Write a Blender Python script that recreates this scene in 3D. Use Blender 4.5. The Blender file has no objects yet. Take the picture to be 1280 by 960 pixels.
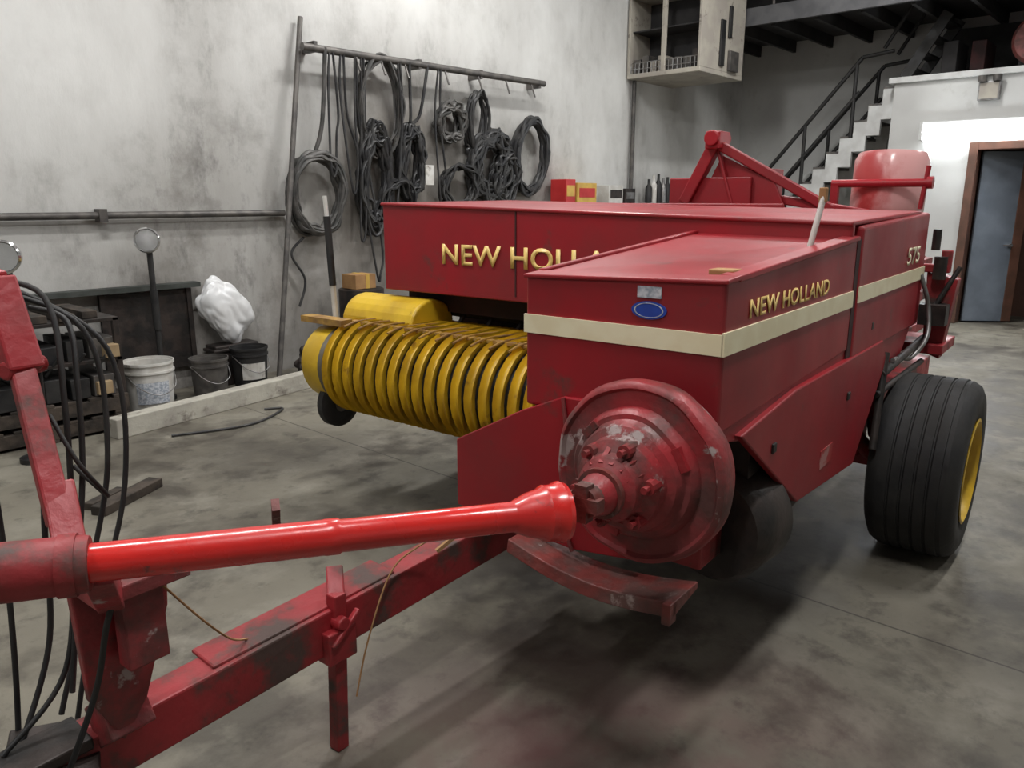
import bpy, bmesh, math, random
from mathutils import Vector, Matrix, Quaternion, noise
random.seed(7)
sc=bpy.context.scene
try:
    sc.view_settings.view_transform='Standard'
except Exception: pass
COL=bpy.context.collection
PI=math.pi

# ---------------------------------------------------------------- materials
def mat(name, c1, c2=None, scale=4.0, lo=.4, hi=.6, rough=.5, rough2=None, metal=0.0, bump=0.0, bscale=30, coat=0.0,
        c3=None, s3=9.0, lo3=.62, hi3=.66, detail=6, c4=None, s4=3.0, lo4=.5, hi4=.75, a4=.6):
    m=bpy.data.materials.new(name); m.use_nodes=True
    nt=m.node_tree; N=nt.nodes; Lk=nt.links; b=N["Principled BSDF"]
    b.inputs["Metallic"].default_value=metal
    b.inputs["Roughness"].default_value=rough
    if coat: 
        b.inputs["Coat Weight"].default_value=coat; b.inputs["Coat Roughness"].default_value=.15
    tc=N.new("ShaderNodeTexCoord")
    c2=c2 or tuple(x*.8 for x in c1)
    def layer(out,c,s,lo,hi,amt,rg=.65,det=8):
        n3=N.new("ShaderNodeTexNoise"); n3.inputs["Scale"].default_value=s; n3.inputs["Detail"].default_value=det; n3.inputs["Roughness"].default_value=rg
        Lk.new(tc.outputs["Object"],n3.inputs["Vector"])
        m3=N.new("ShaderNodeMapRange"); m3.inputs[1].default_value=lo; m3.inputs[2].default_value=hi; m3.inputs[4].default_value=amt
        Lk.new(n3.outputs["Fac"],m3.inputs[0])
        x3=N.new("ShaderNodeMix"); x3.data_type='RGBA'; x3.inputs[7].default_value=(*c,1)
        Lk.new(m3.outputs[0],x3.inputs[0])
        if isinstance(out,tuple): x3.inputs[6].default_value=(*out,1)
        else: Lk.new(out,x3.inputs[6])
        return x3.outputs[2],m3.outputs[0]
    out,f=layer(c1,c2,scale,lo,hi,1,.5,detail)
    if c4: out,_=layer(out,c4,s4,lo4,hi4,a4)
    if c3: out,_=layer(out,c3,s3,lo3,hi3,1)
    Lk.new(out,b.inputs["Base Color"])
    if rough2 is not None:
        rr=N.new("ShaderNodeMapRange"); rr.inputs[3].default_value=rough; rr.inputs[4].default_value=rough2
        Lk.new(f,rr.inputs[0]); Lk.new(rr.outputs[0],b.inputs["Roughness"])
    if bump:
        nb=N.new("ShaderNodeTexNoise"); nb.inputs["Scale"].default_value=bscale; nb.inputs["Detail"].default_value=5
        Lk.new(tc.outputs["Object"],nb.inputs["Vector"])
        bp=N.new("ShaderNodeBump"); bp.inputs["Strength"].default_value=bump; bp.inputs["Distance"].default_value=.01
        Lk.new(nb.outputs["Fac"],bp.inputs["Height"]); Lk.new(bp.outputs[0],b.inputs["Normal"])
    return m
def emis(name,c,s):
    m=bpy.data.materials.new(name); m.use_nodes=True
    b=m.node_tree.nodes["Principled BSDF"]; b.inputs["Base Color"].default_value=(*c,1)
    b.inputs["Emission Color"].default_value=(*c,1); b.inputs["Emission Strength"].default_value=s
    return m

RED=mat("baler_red_paint",(.33,.010,.018),(.25,.008,.014),scale=2.2,lo=.35,hi=.7,rough=.34,rough2=.52,bump=.10,bscale=3,c3=(.12,.04,.035),s3=9,lo3=.62,hi3=.76,c4=(.15,.028,.028),s4=1.8,lo4=.42,hi4=.72,a4=.65)
RED2=mat("worn_red_paint",(.31,.020,.026),(.21,.024,.024),scale=6,rough=.42,rough2=.65,bump=.35,bscale=25,c3=(.075,.045,.038),s3=6,lo3=.52,hi3=.63)
WORN=mat("flaking_red_paint",(.32,.024,.030),(.17,.03,.03),scale=7,rough=.4,rough2=.7,bump=.5,bscale=22,c3=(.34,.27,.26),s3=10,lo3=.60,hi3=.645,c4=(.08,.04,.035),s4=6,lo4=.46,hi4=.60,a4=.8)
BRIGHT=mat("glossy_bright_red",(.64,.024,.02),(.54,.018,.016),scale=5,rough=.2,rough2=.36,coat=.4,c3=(.10,.03,.03),s3=9,lo3=.62,hi3=.69,bump=.15,bscale=12)
RUST=mat("rusty_red_metal",(.18,.035,.03),(.10,.045,.038),scale=12,rough=.45,rough2=.7,bump=.5,c3=(.30,.23,.21),s3=12,lo3=.6,hi3=.68)
YEL=mat("yellow_paint",(.66,.43,.022),(.50,.31,.02),scale=6,rough=.4,bump=.1,c3=(.20,.10,.03),s3=9,lo3=.60,hi3=.72)
CREAM=mat("cream_decal",(.88,.82,.58),(.82,.74,.5),scale=10,rough=.4,c3=(.45,.25,.18),s3=14,lo3=.68,hi3=.74)
LETY=mat("yellow_lettering",(.85,.62,.22),(.80,.55,.17),scale=12,rough=.4)
BLACK=mat("black_rubber",(.010,.010,.011),(.02,.019,.018),scale=8,rough=.5,rough2=.7,bump=.15)
TIRE=mat("tire_rubber",(.013,.013,.014),(.024,.023,.022),scale=7,rough=.65,rough2=.8,bump=.2,bscale=40)
DARK=mat("dark_grease_metal",(.02,.018,.017),(.045,.034,.03),scale=10,rough=.5,metal=.3,bump=.3)
INT=mat("dark_interior",(.02,.007,.007),(.05,.012,.012),scale=5,rough=.8)
STEEL=mat("grey_steel",(.3,.3,.3),(.18,.17,.16),scale=12,rough=.4,metal=.7)
CHROME=mat("bright_chrome",(.75,.75,.75),(.6,.6,.6),rough=.15,metal=.9)
HOSE=mat("hose_rubber",(.018,.018,.020),(.04,.039,.038),scale=10,rough=.5)
HOSEG=mat("grey_cable",(.045,.045,.043),(.09,.085,.08),scale=9,rough=.55)
WOODD=mat("weathered_dark_wood",(.022,.017,.013),(.06,.045,.034),scale=9,rough=.85,bump=.4)
WOODL=mat("pale_dusty_timber",(.44,.42,.36),(.32,.30,.26),scale=5,rough=.8,bump=.3,c3=(.14,.12,.1),s3=6,lo3=.56,hi3=.70)
DOORW=mat("brown_door_frame",(.13,.06,.04),(.09,.045,.03),scale=6,rough=.5)
DOORG=mat("blue_grey_door",(.17,.20,.24),(.13,.155,.19),scale=3,rough=.35)
WHITEP=mat("white_plastic",(.62,.61,.58),(.5,.48,.44),scale=9,rough=.4,c3=(.2,.18,.15),s3=8,lo3=.6,hi3=.7)
WPAINT=mat("white_painted_wood",(.6,.61,.6),(.48,.48,.47),scale=5,rough=.6)
BEIGE=mat("beige_cabinet",(.42,.39,.33),(.34,.31,.27),scale=4,rough=.6,c3=(.12,.1,.09),s3=6,lo3=.6,hi3=.7)
CARD=mat("cardboard",(.36,.2,.08),(.28,.15,.06),scale=8,rough=.85)
TAN=mat("tan_wood_block",(.34,.25,.14),(.26,.18,.1),scale=8,rough=.85)
BLUE=mat("blue_badge",(.02,.07,.4),(.02,.05,.3),scale=8,rough=.3)
PAPER=mat("paper_label",(.6,.62,.66),(.3,.34,.4),scale=60,rough=.5)
SCUFF=mat("scuffed_paint",(.40,.18,.17),(.34,.03,.03),scale=18,lo=.45,hi=.55,rough=.5)
MEZ=mat("dark_deck_and_loft_shade",(.022,.021,.022),(.038,.036,.036),scale=4,rough=.8)  # dark deck boards; on the loft walls it is painted shade
MEZB=mat("grey_deck_beam",(.10,.10,.105),(.07,.07,.075),scale=4,rough=.7)
TARP=mat("plastic_sheet",(.74,.75,.76),(.62,.62,.62),scale=4,rough=.25)
PIPE=mat("old_iron_pipe",(.075,.07,.067),(.13,.12,.11),scale=10,rough=.5,metal=.4)
GRIL=mat("green_grey_board",(.05,.055,.05),(.03,.035,.03),scale=8,rough=.7)
REDBOX=mat("red_carton",(.5,.03,.03),(.42,.02,.02),scale=6,rough=.5)
YELBOX=mat("yellow_carton",(.6,.4,.08),(.5,.3,.06),scale=6,rough=.5)
GLARE=mat("red_with_painted_glare",(.66,.36,.35),(.42,.05,.05),scale=3,lo=.48,hi=.62,rough=.2,rough2=.35)  # pinkish white is a highlight painted into the red
TUBE=emis("fluorescent_tube_glow",(.93,.97,1.0),18)

def wallmat():
    m=bpy.data.materials.new("dirty_white_wall"); m.use_nodes=True
    nt=m.node_tree;N=nt.nodes;Lk=nt.links;b=N["Principled BSDF"];b.inputs["Roughness"].default_value=.75
    g=N.new("ShaderNodeNewGeometry")
    mp=N.new("ShaderNodeMapping"); mp.inputs["Scale"].default_value=(1,1,.45); Lk.new(g.outputs["Position"],mp.inputs[0])
    def noise_(s,d,r,v=None):
        n=N.new("ShaderNodeTexNoise"); n.inputs["Scale"].default_value=s; n.inputs["Detail"].default_value=d; n.inputs["Roughness"].default_value=r
        Lk.new(v or mp.outputs[0],n.inputs["Vector"]); return n.outputs["Fac"]
    def rng(o,a,c,d=0,e=1):
        r=N.new("ShaderNodeMapRange"); r.inputs[1].default_value=a;r.inputs[2].default_value=c;r.inputs[3].default_value=d;r.inputs[4].default_value=e
        Lk.new(o,r.inputs[0]); return r.outputs[0]
    def mth(op,a,c):
        x=N.new("ShaderNodeMath"); x.operation=op; Lk.new(a,x.inputs[0])
        if isinstance(c,(int,float)): x.inputs[1].default_value=c
        else: Lk.new(c,x.inputs[1])
        return x.outputs[0]
    def mix(f,a,c):
        x=N.new("ShaderNodeMix"); x.data_type='RGBA'; Lk.new(f,x.inputs[0])
        if isinstance(a,tuple): x.inputs[6].default_value=(*a,1)
        else: Lk.new(a,x.inputs[6])
        x.inputs[7].default_value=(*c,1); return x.outputs[2]
    n1=noise_(.75,7,.56); n2=noise_(5,9,.72); n4=noise_(2.0,10,.68,g.outputs["Position"])
    sx=N.new("ShaderNodeSeparateXYZ"); Lk.new(g.outputs["Position"],sx.inputs[0])
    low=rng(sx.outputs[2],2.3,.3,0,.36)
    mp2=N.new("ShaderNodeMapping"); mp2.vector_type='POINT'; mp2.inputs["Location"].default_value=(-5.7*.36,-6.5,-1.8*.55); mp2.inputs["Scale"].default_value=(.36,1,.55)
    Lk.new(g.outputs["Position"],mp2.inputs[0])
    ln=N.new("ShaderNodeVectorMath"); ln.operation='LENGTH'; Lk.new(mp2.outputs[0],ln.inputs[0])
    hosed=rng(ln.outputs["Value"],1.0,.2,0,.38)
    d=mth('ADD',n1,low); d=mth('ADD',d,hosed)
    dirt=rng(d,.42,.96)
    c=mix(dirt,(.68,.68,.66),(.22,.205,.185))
    sp=mth('MULTIPLY',rng(n2,.53,.72),rng(d,.52,.82,.05,.8)); c=mix(sp,c,(.08,.075,.07))
    c=mix(mth('MULTIPLY',rng(n4,.49,.68),rng(d,.52,.8,.1,.7)),c,(.13,.12,.105))
    Lk.new(c,b.inputs["Base Color"])
    bp=N.new("ShaderNodeBump"); bp.inputs["Strength"].default_value=.35; bp.inputs["Distance"].default_value=.02
    Lk.new(n2,bp.inputs["Height"]); Lk.new(bp.outputs[0],b.inputs["Normal"])
    return m
WALL=wallmat()
WALLC=mat("clean_white_wall",(.56,.565,.55),(.48,.48,.47),scale=1.2,rough=.7,c3=(.35,.34,.32),s3=2.5,lo3=.6,hi3=.8)
CEIL=mat("ceiling_panel",(.5,.5,.5),(.42,.42,.42),scale=1,rough=.8)

def floormat():
    m=bpy.data.materials.new("stained_concrete"); m.use_nodes=True
    nt=m.node_tree;N=nt.nodes;Lk=nt.links;b=N["Principled BSDF"]
    g=N.new("ShaderNodeNewGeometry")
    def noise_(s,d=8,r=.6,dist=0):
        n=N.new("ShaderNodeTexNoise"); n.inputs["Scale"].default_value=s;n.inputs["Detail"].default_value=d;n.inputs["Roughness"].default_value=r; n.inputs["Distortion"].default_value=dist
        Lk.new(g.outputs["Position"],n.inputs["Vector"]); return n.outputs["Fac"]
    def rng(o,a,c,d=0,e=1):
        r=N.new("ShaderNodeMapRange"); r.inputs[1].default_value=a;r.inputs[2].default_value=c;r.inputs[3].default_value=d;r.inputs[4].default_value=e
        Lk.new(o,r.inputs[0]); return r.outputs[0]
    def mix(f,a,c):
        x=N.new("ShaderNodeMix"); x.data_type='RGBA'; Lk.new(f,x.inputs[0])
        if isinstance(a,tuple): x.inputs[6].default_value=(*a,1)
        else: Lk.new(a,x.inputs[6])
        x.inputs[7].default_value=(*c,1); return x.outputs[2]
    def mul(a,c):
        x=N.new("ShaderNodeMath"); x.operation='MULTIPLY'; Lk.new(a,x.inputs[0]); Lk.new(c,x.inputs[1]); return x.outputs[0]
    big=noise_(.7,5,.55); med=noise_(2.4,8,.62,.2); fin=noise_(20,6,.7); st=noise_(1.5,8,.64,.15); st2=noise_(5.5,8,.66)
    c=mix(rng(big,.38,.62),(.19,.175,.138),(.125,.113,.09))
    c=mix(rng(med,.48,.68,0,.8),c,(.245,.23,.19))
    c=mix(rng(st,.50,.62,0,.8),c,(.055,.047,.038))
    c=mix(rng(st2,.54,.68,0,.65),c,(.05,.043,.036))
    c=mix(rng(fin,.58,.78,0,.4),c,(.05,.045,.04))
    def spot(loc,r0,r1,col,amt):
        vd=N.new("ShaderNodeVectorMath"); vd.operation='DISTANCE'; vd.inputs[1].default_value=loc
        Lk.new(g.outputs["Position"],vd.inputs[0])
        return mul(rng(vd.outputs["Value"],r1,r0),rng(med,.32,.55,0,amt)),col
    for loc,r0,r1,col,amt in [((1.6,1.1,0),.1,1.1,(.105,.04,.04),.75),((2.2,1.9,0),.1,1.0,(.033,.028,.026),.9),((1.0,.35,0),.1,.7,(.045,.04,.035),.6),((3.2,.2,0),.1,.5,(.04,.035,.03),.8),((2.6,4.3,0),.1,.7,(.05,.043,.035),.8),((3.0,1.3,0),.1,.8,(.04,.033,.028),.8)]:  # first, reddish spot paints the machine's red reflection into the floor colour
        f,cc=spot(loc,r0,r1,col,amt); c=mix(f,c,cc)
    sx=N.new("ShaderNodeSeparateXYZ"); Lk.new(g.outputs["Position"],sx.inputs[0])
    sb=N.new("ShaderNodeMath"); sb.operation='SUBTRACT'; sb.inputs[1].default_value=2.95; Lk.new(sx.outputs[0],sb.inputs[0])
    pp=N.new("ShaderNodeMath"); pp.operation='PINGPONG'; pp.inputs[1].default_value=1.9; Lk.new(sb.outputs[0],pp.inputs[0])
    c=mix(rng(pp.outputs[0],.007,.003,0,.7),c,(.03,.027,.023))
    Lk.new(c,b.inputs["Base Color"])
    Lk.new(rng(st,.4,.66,.68,.42),b.inputs["Roughness"])
    b.inputs["Specular IOR Level"].default_value=.35
    bp=N.new("ShaderNodeBump"); bp.inputs["Strength"].default_value=.35; bp.inputs["Distance"].default_value=.01
    Lk.new(st2,bp.inputs["Height"]); Lk.new(bp.outputs[0],b.inputs["Normal"])
    return m
FLOOR=floormat()

# ---------------------------------------------------------------- mesh helpers
def empty(name,loc=(0,0,0),rz=0):
    e=bpy.data.objects.new(name,None); COL.objects.link(e); e.location=loc; e.rotation_euler=(0,0,rz); e.empty_display_size=.2
    return e
def finish(name,bm,m,parent=None,bevel=0,smooth=None,loc=(0,0,0),seg=2):
    bmesh.ops.recalc_face_normals(bm,faces=bm.faces)
    me=bpy.data.meshes.new(name); bm.to_mesh(me); bm.free()
    ms=m if isinstance(m,(list,tuple)) else [m]
    for x in ms: me.materials.append(x)
    o=bpy.data.objects.new(name,me); COL.objects.link(o)
    if smooth is not None:
        me.shade_smooth(); me.set_sharp_from_angle(angle=math.radians(smooth))
    if bevel:
        bv=o.modifiers.new("bevel",'BEVEL'); bv.width=bevel; bv.segments=seg; bv.limit_method='ANGLE'; bv.angle_limit=math.radians(40)
    if parent: o.parent=parent
    o.location=loc
    return o
def abox(bm,x0,x1,y0,y1,z0,z1,mi=0,M=None):
    vs=[bm.verts.new(Vector(p) if M is None else M@Vector(p)) for p in [(x0,y0,z0),(x1,y0,z0),(x1,y1,z0),(x0,y1,z0),(x0,y0,z1),(x1,y0,z1),(x1,y1,z1),(x0,y1,z1)]]
    for f in [(0,3,2,1),(4,5,6,7),(0,1,5,4),(1,2,6,5),(2,3,7,6),(3,0,4,7)]:
        fc=bm.faces.new([vs[i] for i in f]); fc.material_index=mi
def hexa(bm,pts,mi=0):
    vs=[bm.verts.new(p) for p in pts]
    for f in [(0,3,2,1),(4,5,6,7),(0,1,5,4),(1,2,6,5),(2,3,7,6),(3,0,4,7)]:
        fc=bm.faces.new([vs[i] for i in f]); fc.material_index=mi
def aprism(bm,poly,d,mi=0):
    d=Vector(d); a=[bm.verts.new(Vector(p)) for p in poly]; b=[bm.verts.new(Vector(p)+d) for p in poly]; n=len(poly)
    f=bm.faces.new(a); f.material_index=mi; f=bm.faces.new(b[::-1]); f.material_index=mi
    for i in range(n):
        f=bm.faces.new([a[i],b[i],b[(i+1)%n],a[(i+1)%n]]); f.material_index=mi
def alathe(bm,prof,org,dr,seg=48,mi=0,closed=False):
    dr=Vector(dr).normalized(); q=Vector((0,0,1)).rotation_difference(dr); org=Vector(org); rings=[]
    for s,r in prof:
        if r<1e-5: rings.append([bm.verts.new(org+dr*s)]); continue
        rings.append([bm.verts.new(org+q@Vector((r*math.cos(2*PI*i/seg),r*math.sin(2*PI*i/seg),s))) for i in range(seg)])
    prs=list(zip(rings[:-1],rings[1:]))
    if closed: prs.append((rings[-1],rings[0]))
    for A,B in prs:
        for i in range(seg):
            j=(i+1)%seg
            if len(A)==1 and len(B)==1: continue
            if len(A)==1: f=bm.faces.new([A[0],B[i],B[j]])
            elif len(B)==1: f=bm.faces.new([A[i],A[j],B[0]])
            else: f=bm.faces.new([A[i],A[j],B[j],B[i]])
            f.material_index=mi
def acyl(bm,p,q,r,r2=None,seg=20,mi=0):
    p=Vector(p);q=Vector(q);l=(q-p).length; r2=r if r2 is None else r2
    alathe(bm,[(0,0),(0,r),(l,r2),(l,0)],p,q-p,seg,mi)
def catmull(pts,n=8,closed=False):
    P=[Vector(p) for p in pts]; out=[]; N=len(P)
    if N<3 and not closed: return P
    for i in range(N if closed else N-1):
        if closed: a,b,c,d=P[(i-1)%N],P[i],P[(i+1)%N],P[(i+2)%N]
        else: a,b,c,d=P[max(i-1,0)],P[i],P[i+1],P[min(i+2,N-1)]
        for k in range(n):
            t=k/n
            out.append(.5*((2*b)+(-a+c)*t+(2*a-5*b+4*c-d)*t*t+(-a+3*b-3*c+d)*t**3))
    if not closed: out.append(P[-1])
    return out
def atube(bm,pts,r,seg=8,mi=0,smoothn=8):
    P=catmull(pts,smoothn) if smoothn else [Vector(p) for p in pts]
    n=len(P); T=[]
    for i in range(n):
        t=P[min(i+1,n-1)]-P[max(i-1,0)]
        T.append(t.normalized() if t.length>1e-9 else Vector((0,0,1)))
    u=T[0].orthogonal().normalized(); rings=[]
    for i in range(n):
        if i: u=(T[i-1].rotation_difference(T[i]))@u
        u=(u-T[i]*u.dot(T[i])).normalized(); v=T[i].cross(u)
        rings.append([bm.verts.new(P[i]+(u*math.cos(2*PI*k/seg)+v*math.sin(2*PI*k/seg))*r) for k in range(seg)])
    for A,B in zip(rings[:-1],rings[1:]):
        for k in range(seg):
            f=bm.faces.new([A[k],A[(k+1)%seg],B[(k+1)%seg],B[k]]); f.material_index=mi
    f=bm.faces.new(rings[0][::-1]); f.material_index=mi; f=bm.faces.new(rings[-1]); f.material_index=mi
def bar(bm,p,q,w,h=None,mi=0):
    p=Vector(p);q=Vector(q);d=(q-p).normalized(); h=h or w
    s=d.cross(Vector((0,0,1))); s=s.normalized() if s.length>1e-3 else Vector((1,0,0)); u=s.cross(d)
    s=s*(w/2);u=u*(h/2); hexa(bm,[p-s-u,p+s-u,q+s-u,q-s-u,p-s+u,p+s+u,q+s+u,q-s+u],mi)
def box(name,x0,x1,y0,y1,z0,z1,m,parent=None,bevel=0,loc=(0,0,0)):
    bm=bmesh.new(); abox(bm,x0,x1,y0,y1,z0,z1); return finish(name,bm,m,parent,bevel,loc=loc)
def rod(name,p,q,r,m,parent=None,r2=None,loc=(0,0,0),seg=20):
    bm=bmesh.new(); acyl(bm,p,q,r,r2,seg); return finish(name,bm,m,parent,smooth=40,loc=loc)
def tube(name,pts,r,m,parent=None,loc=(0,0,0),seg=8,smoothn=8):
    bm=bmesh.new(); atube(bm,pts,r,seg,0,smoothn); return finish(name,bm,m,parent,smooth=60,loc=loc)
def text(name,s,m,w,h,loc,rot,parent,ext=.0015,off=.012):
    cu=bpy.data.curves.new(name,'FONT'); cu.body=s; cu.size=1; cu.offset=off; cu.resolution_u=4; cu.space_character=1.05
    o=bpy.data.objects.new(name+"_tmp",cu); COL.objects.link(o)
    bpy.context.view_layer.update()
    me=bpy.data.meshes.new_from_object(o.evaluated_get(bpy.context.evaluated_depsgraph_get()))
    bpy.data.objects.remove(o)
    xs=[v.co.x for v in me.vertices]; ys=[v.co.y for v in me.vertices]
    sx=w/(max(xs)-min(xs)); sy=h/(max(ys)-min(ys)); mx,my=min(xs),min(ys)
    for v in me.vertices: v.co=Vector(((v.co.x-mx)*sx,(v.co.y-my)*sy,0))
    me.materials.clear(); me.materials.append(m)
    ob=bpy.data.objects.new(name,me); COL.objects.link(ob); ob.rotation_euler=rot; ob.parent=parent; ob.location=loc
    sd=ob.modifiers.new("thick",'SOLIDIFY'); sd.thickness=ext
    return ob

# ================================================================= ROOM
box("floor",-6,13.4,-6,6.7,-.2,0,FLOOR)
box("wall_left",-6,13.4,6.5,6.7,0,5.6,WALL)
box("wall_back",13.2,13.4,-6,6.5,0,5.6,WALLC)
box("wall_right",-6,13.4,-6.2,-6,0,5.6,WALLC)
box("wall_front",-6.2,-6,-6,6.5,0,5.6,WALLC)
box("ceiling",-6,13.4,-6,6.7,5.6,5.7,CEIL)
bm=bmesh.new()
abox(bm,11.5,11.62,2.45,3.49,0,3.1); abox(bm,11.5,11.62,-6,1.5,0,3.1); abox(bm,11.5,11.62,1.5,2.45,2.26,3.1)
finish("wall_office_front",bm,WALLC)
box("wall_office_side",11.62,13.2,3.37,3.49,0,3.1,WALLC)
box("ceiling_office",11.44,13.2,-6,3.55,3.1,3.17,WPAINT)
dr=empty("door_1")
bm=bmesh.new()
abox(bm,11.46,11.66,2.40,2.50,0,2.31); abox(bm,11.46,11.66,1.45,1.55,0,2.31); abox(bm,11.46,11.66,1.55,2.40,2.21,2.31)
finish("frame",bm,DOORW,dr,.006)
bm=bmesh.new(); M=Matrix.Translation((11.66,2.38,0))@Matrix.Rotation(math.radians(-52),4,'Z')
abox(bm,0,.50,-.04,0,.02,2.2,0,M); abox(bm,.50,.62,-.045,.0,.02,2.2,1,M); finish("leaf",bm,[DOORG,DOORW],dr,.004)
bm=bmesh.new(); acyl(bm,M@Vector((.46,-.10,1.02)),M@Vector((.46,-.04,1.02)),.025); acyl(bm,M@Vector((.48,-.1,1.02)),M@Vector((.36,-.1,1.02)),.01)
finish("handle",bm,CHROME,dr,smooth=40)
box("wall_office_inner",12.75,12.85,-1,3.37,0,3.1,DOORW)
fx=empty("fluorescent_light")
box("housing",11.40,11.5,1.72,3.06,2.50,2.58,WPAINT,fx,.01)
bm=bmesh.new(); acyl(bm,(11.37,1.74,2.46),(11.37,3.04,2.46),.045); acyl(bm,(11.45,1.74,2.39),(11.45,3.04,2.39),.045); finish("tubes",bm,TUBE,fx,smooth=40)
bm=bmesh.new(); abox(bm,11.33,11.5,1.70,1.74,2.35,2.58); abox(bm,11.33,11.5,3.04,3.08,2.35,2.58); finish("end_caps",bm,WPAINT,fx,.004)
eb=empty("junction_box")
box("body",11.42,11.5,2.24,2.48,2.80,3.02,STEEL,eb,.008); box("cover",11.41,11.42,2.26,2.46,2.82,3.0,BEIGE,eb)
bm=bmesh.new(); acyl(bm,(11.40,2.28,3.02),(11.40,2.28,3.09),.05); acyl(bm,(11.40,2.44,3.02),(11.40,2.44,3.09),.05); finish("emergency_lamps",bm,PIPE,eb,smooth=40)
dk=empty("mezzanine_deck")
box("boards",10.95,13.2,-6,6.5,4.12,4.2,MEZ,dk)
bm=bmesh.new()
for y in [i*.6-5.8 for i in range(21)]: abox(bm,11.0,13.2,y,y+.05,3.95,4.12)
finish("joists",bm,MEZ,dk)
box("edge_beam",10.89,10.95,-6,6.5,3.97,4.2,MEZB,dk)
bm=bmesh.new()
for z in (4.65,5.1): acyl(bm,(10.92,-6,z),(10.92,5.0,z),.02,seg=10)
for i in range(9): acyl(bm,(10.92,-5.8+i*1.35,4.2),(10.92,-5.8+i*1.35,5.1),.02,seg=10)
finish("guard_rail",bm,PIPE,dk,smooth=40)
box("wall_loft_shade",13.0,13.2,-6,3.3,3.17,3.95,MEZ)  # dark facing on the back wall, loft shadow put into its colour
box("wall_loft_upper_shade",12.9,13.2,-6,6.5,4.2,5.6,MEZ)  # shadow above the deck, also painted as a dark facing
cl=empty("stored_loft_clutter")
bm=bmesh.new()
for i in range(13):
    y=3.1-i*.42+random.uniform(-.08,.08); w=random.uniform(.15,.34); h=random.uniform(.15,.62)
    abox(bm,11.95,12.5,y-w,y,3.175,3.175+h,random.choice([0,1,2,0]))
finish("boxes",bm,[MEZ,INT,MEZB],cl,.01)
bm=bmesh.new(); alathe(bm,[(0,.14),(0,.26),(.05,.3),(.15,.3),(.2,.26),(.2,.14)],(11.68,1.95,3.5),(1,0,0),28,closed=True); acyl(bm,(11.7,1.95,3.5),(11.85,1.95,3.5),.16)
finish("old_wheel",bm,RUST,cl,smooth=50)
st=empty("staircase")
n=15; rise=3.1/n; run=2.63/n
bm=bmesh.new(); bt=bmesh.new()
for i in range(n):
    y1=6.13-i*run; z1=(i+1)*rise
    abox(bt,11.72,12.6,y1-run-.02,y1+.02,z1-.035,z1)
    abox(bm,11.66,11.72,y1-run,y1,z1-rise-.22 if i>0 else 0,z1-.035); abox(bm,12.6,12.66,y1-run,y1,z1-rise-.22 if i>0 else 0,z1-.035)
    if i%2==0: abox(bm,11.72,12.6,y1-.02,y1,z1-rise+.03,z1-.035)
finish("stringers",bm,WPAINT,st); finish("treads",bt,PIPE,st)
bm=bmesh.new()
for x in (11.69,12.63):
    for h in (.5,.95):
        acyl(bm,(x,6.1,h+.1),(x,4.0,2.51+h+.05),.028,seg=10)
    acyl(bm,(x,4.0,2.51+1.0),(x,3.6,3.55),.026,seg=10)
    for k in range(4):
        y=6.05-k*.66; z=(6.13-y)/2.63*3.1
        acyl(bm,(x,y,z),(x,y,z+1.0),.026,seg=10)
finish("hand_rails",bm,BLACK,st,smooth=40)
ls=empty("loft_stair")
bm=bmesh.new()
for x in (11.75,12.35):
    bar(bm,(x,3.45,3.2),(x,3.0,3.95),.04,.14)
    acyl(bm,(x,3.75,3.6),(x,3.15,4.6),.025,seg=10)
for k in range(4): t=(k+.5)/4; abox(bm,11.75,12.35,3.45-.45*t-.08,3.45-.45*t+.08,3.2+.75*t-.015,3.2+.75*t+.015)
finish("frame",bm,BLACK,ls)

cb=empty("storage_cabinet")
bm=bmesh.new()
X0,X1,Y0,Y1,Z0,Z1=9.60,10.82,5.35,6.48,3.24,4.32
abox(bm,X0,X1,Y0,Y1,Z0,Z0+.06); abox(bm,X0,X1,Y0,Y1,Z1-.05,Z1)
abox(bm,X0,X1,Y0,Y0+.04,Z0+.06,Z1-.05); abox(bm,X0,X1,Y1-.04,Y1,Z0+.06,Z1-.05)
abox(bm,X0,X0+.05,(Y0+Y1)/2-.03,(Y0+Y1)/2+.03,Z0+.06,Z1-.05)
abox(bm,X1-.03,X1,Y0+.04,Y1-.04,Z0+.06,Z1-.05)
finish("carcass",bm,BEIGE,cb,.006)
bm=bmesh.new(); 
abox(bm,X0+.5,X0+.54,Y0+.04,Y1-.04,Z0+.06,Z1-.05)
for k in range(8):
    y=Y0+.07+k*.128; 
    if abs(y+.05-(Y0+Y1)/2)<.05: continue
    abox(bm,X0+.08,X0+.3,y,y+.1,Z0+.06,Z0+.06+random.uniform(.14,.3),random.choice([1,2,3]))
abox(bm,X0+.06,X0+.5,Y0+.04,Y1-.04,Z0+.60,Z0+.62,0)
finish("contents",bm,[MEZ,DARK,PIPE,BEIGE],cb,.006)
bm=bmesh.new()
for k in range(16):
    y=Y0+.09+k*.066
    acyl(bm,(X0+.03,y,Z0+.06),(X0+.03,y,Z0+.2),.005,seg=6)
for z in (.12,.2): acyl(bm,(X0+.03,Y0+.06,Z0+z),(X0+.03,Y1-.06,Z0+z),.006,seg=6)
finish("wire_front",bm,STEEL,cb,smooth=40)
bm=bmesh.new()
abox(bm,X0+.5,X0+.62,Y0-.03,Y0,Z0+.12,Z0+.7); abox(bm,X0+.75,X0+1.0,Y0-.05,Y0,Z0+.08,Z0+.34,1); abox(bm,X0+.72,X0+.8,Y0-.03,Y0,Z0+.5,Z0+.9,0)
finish("side_fittings",bm,[BLACK,PIPE],cb,.008)
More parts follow.
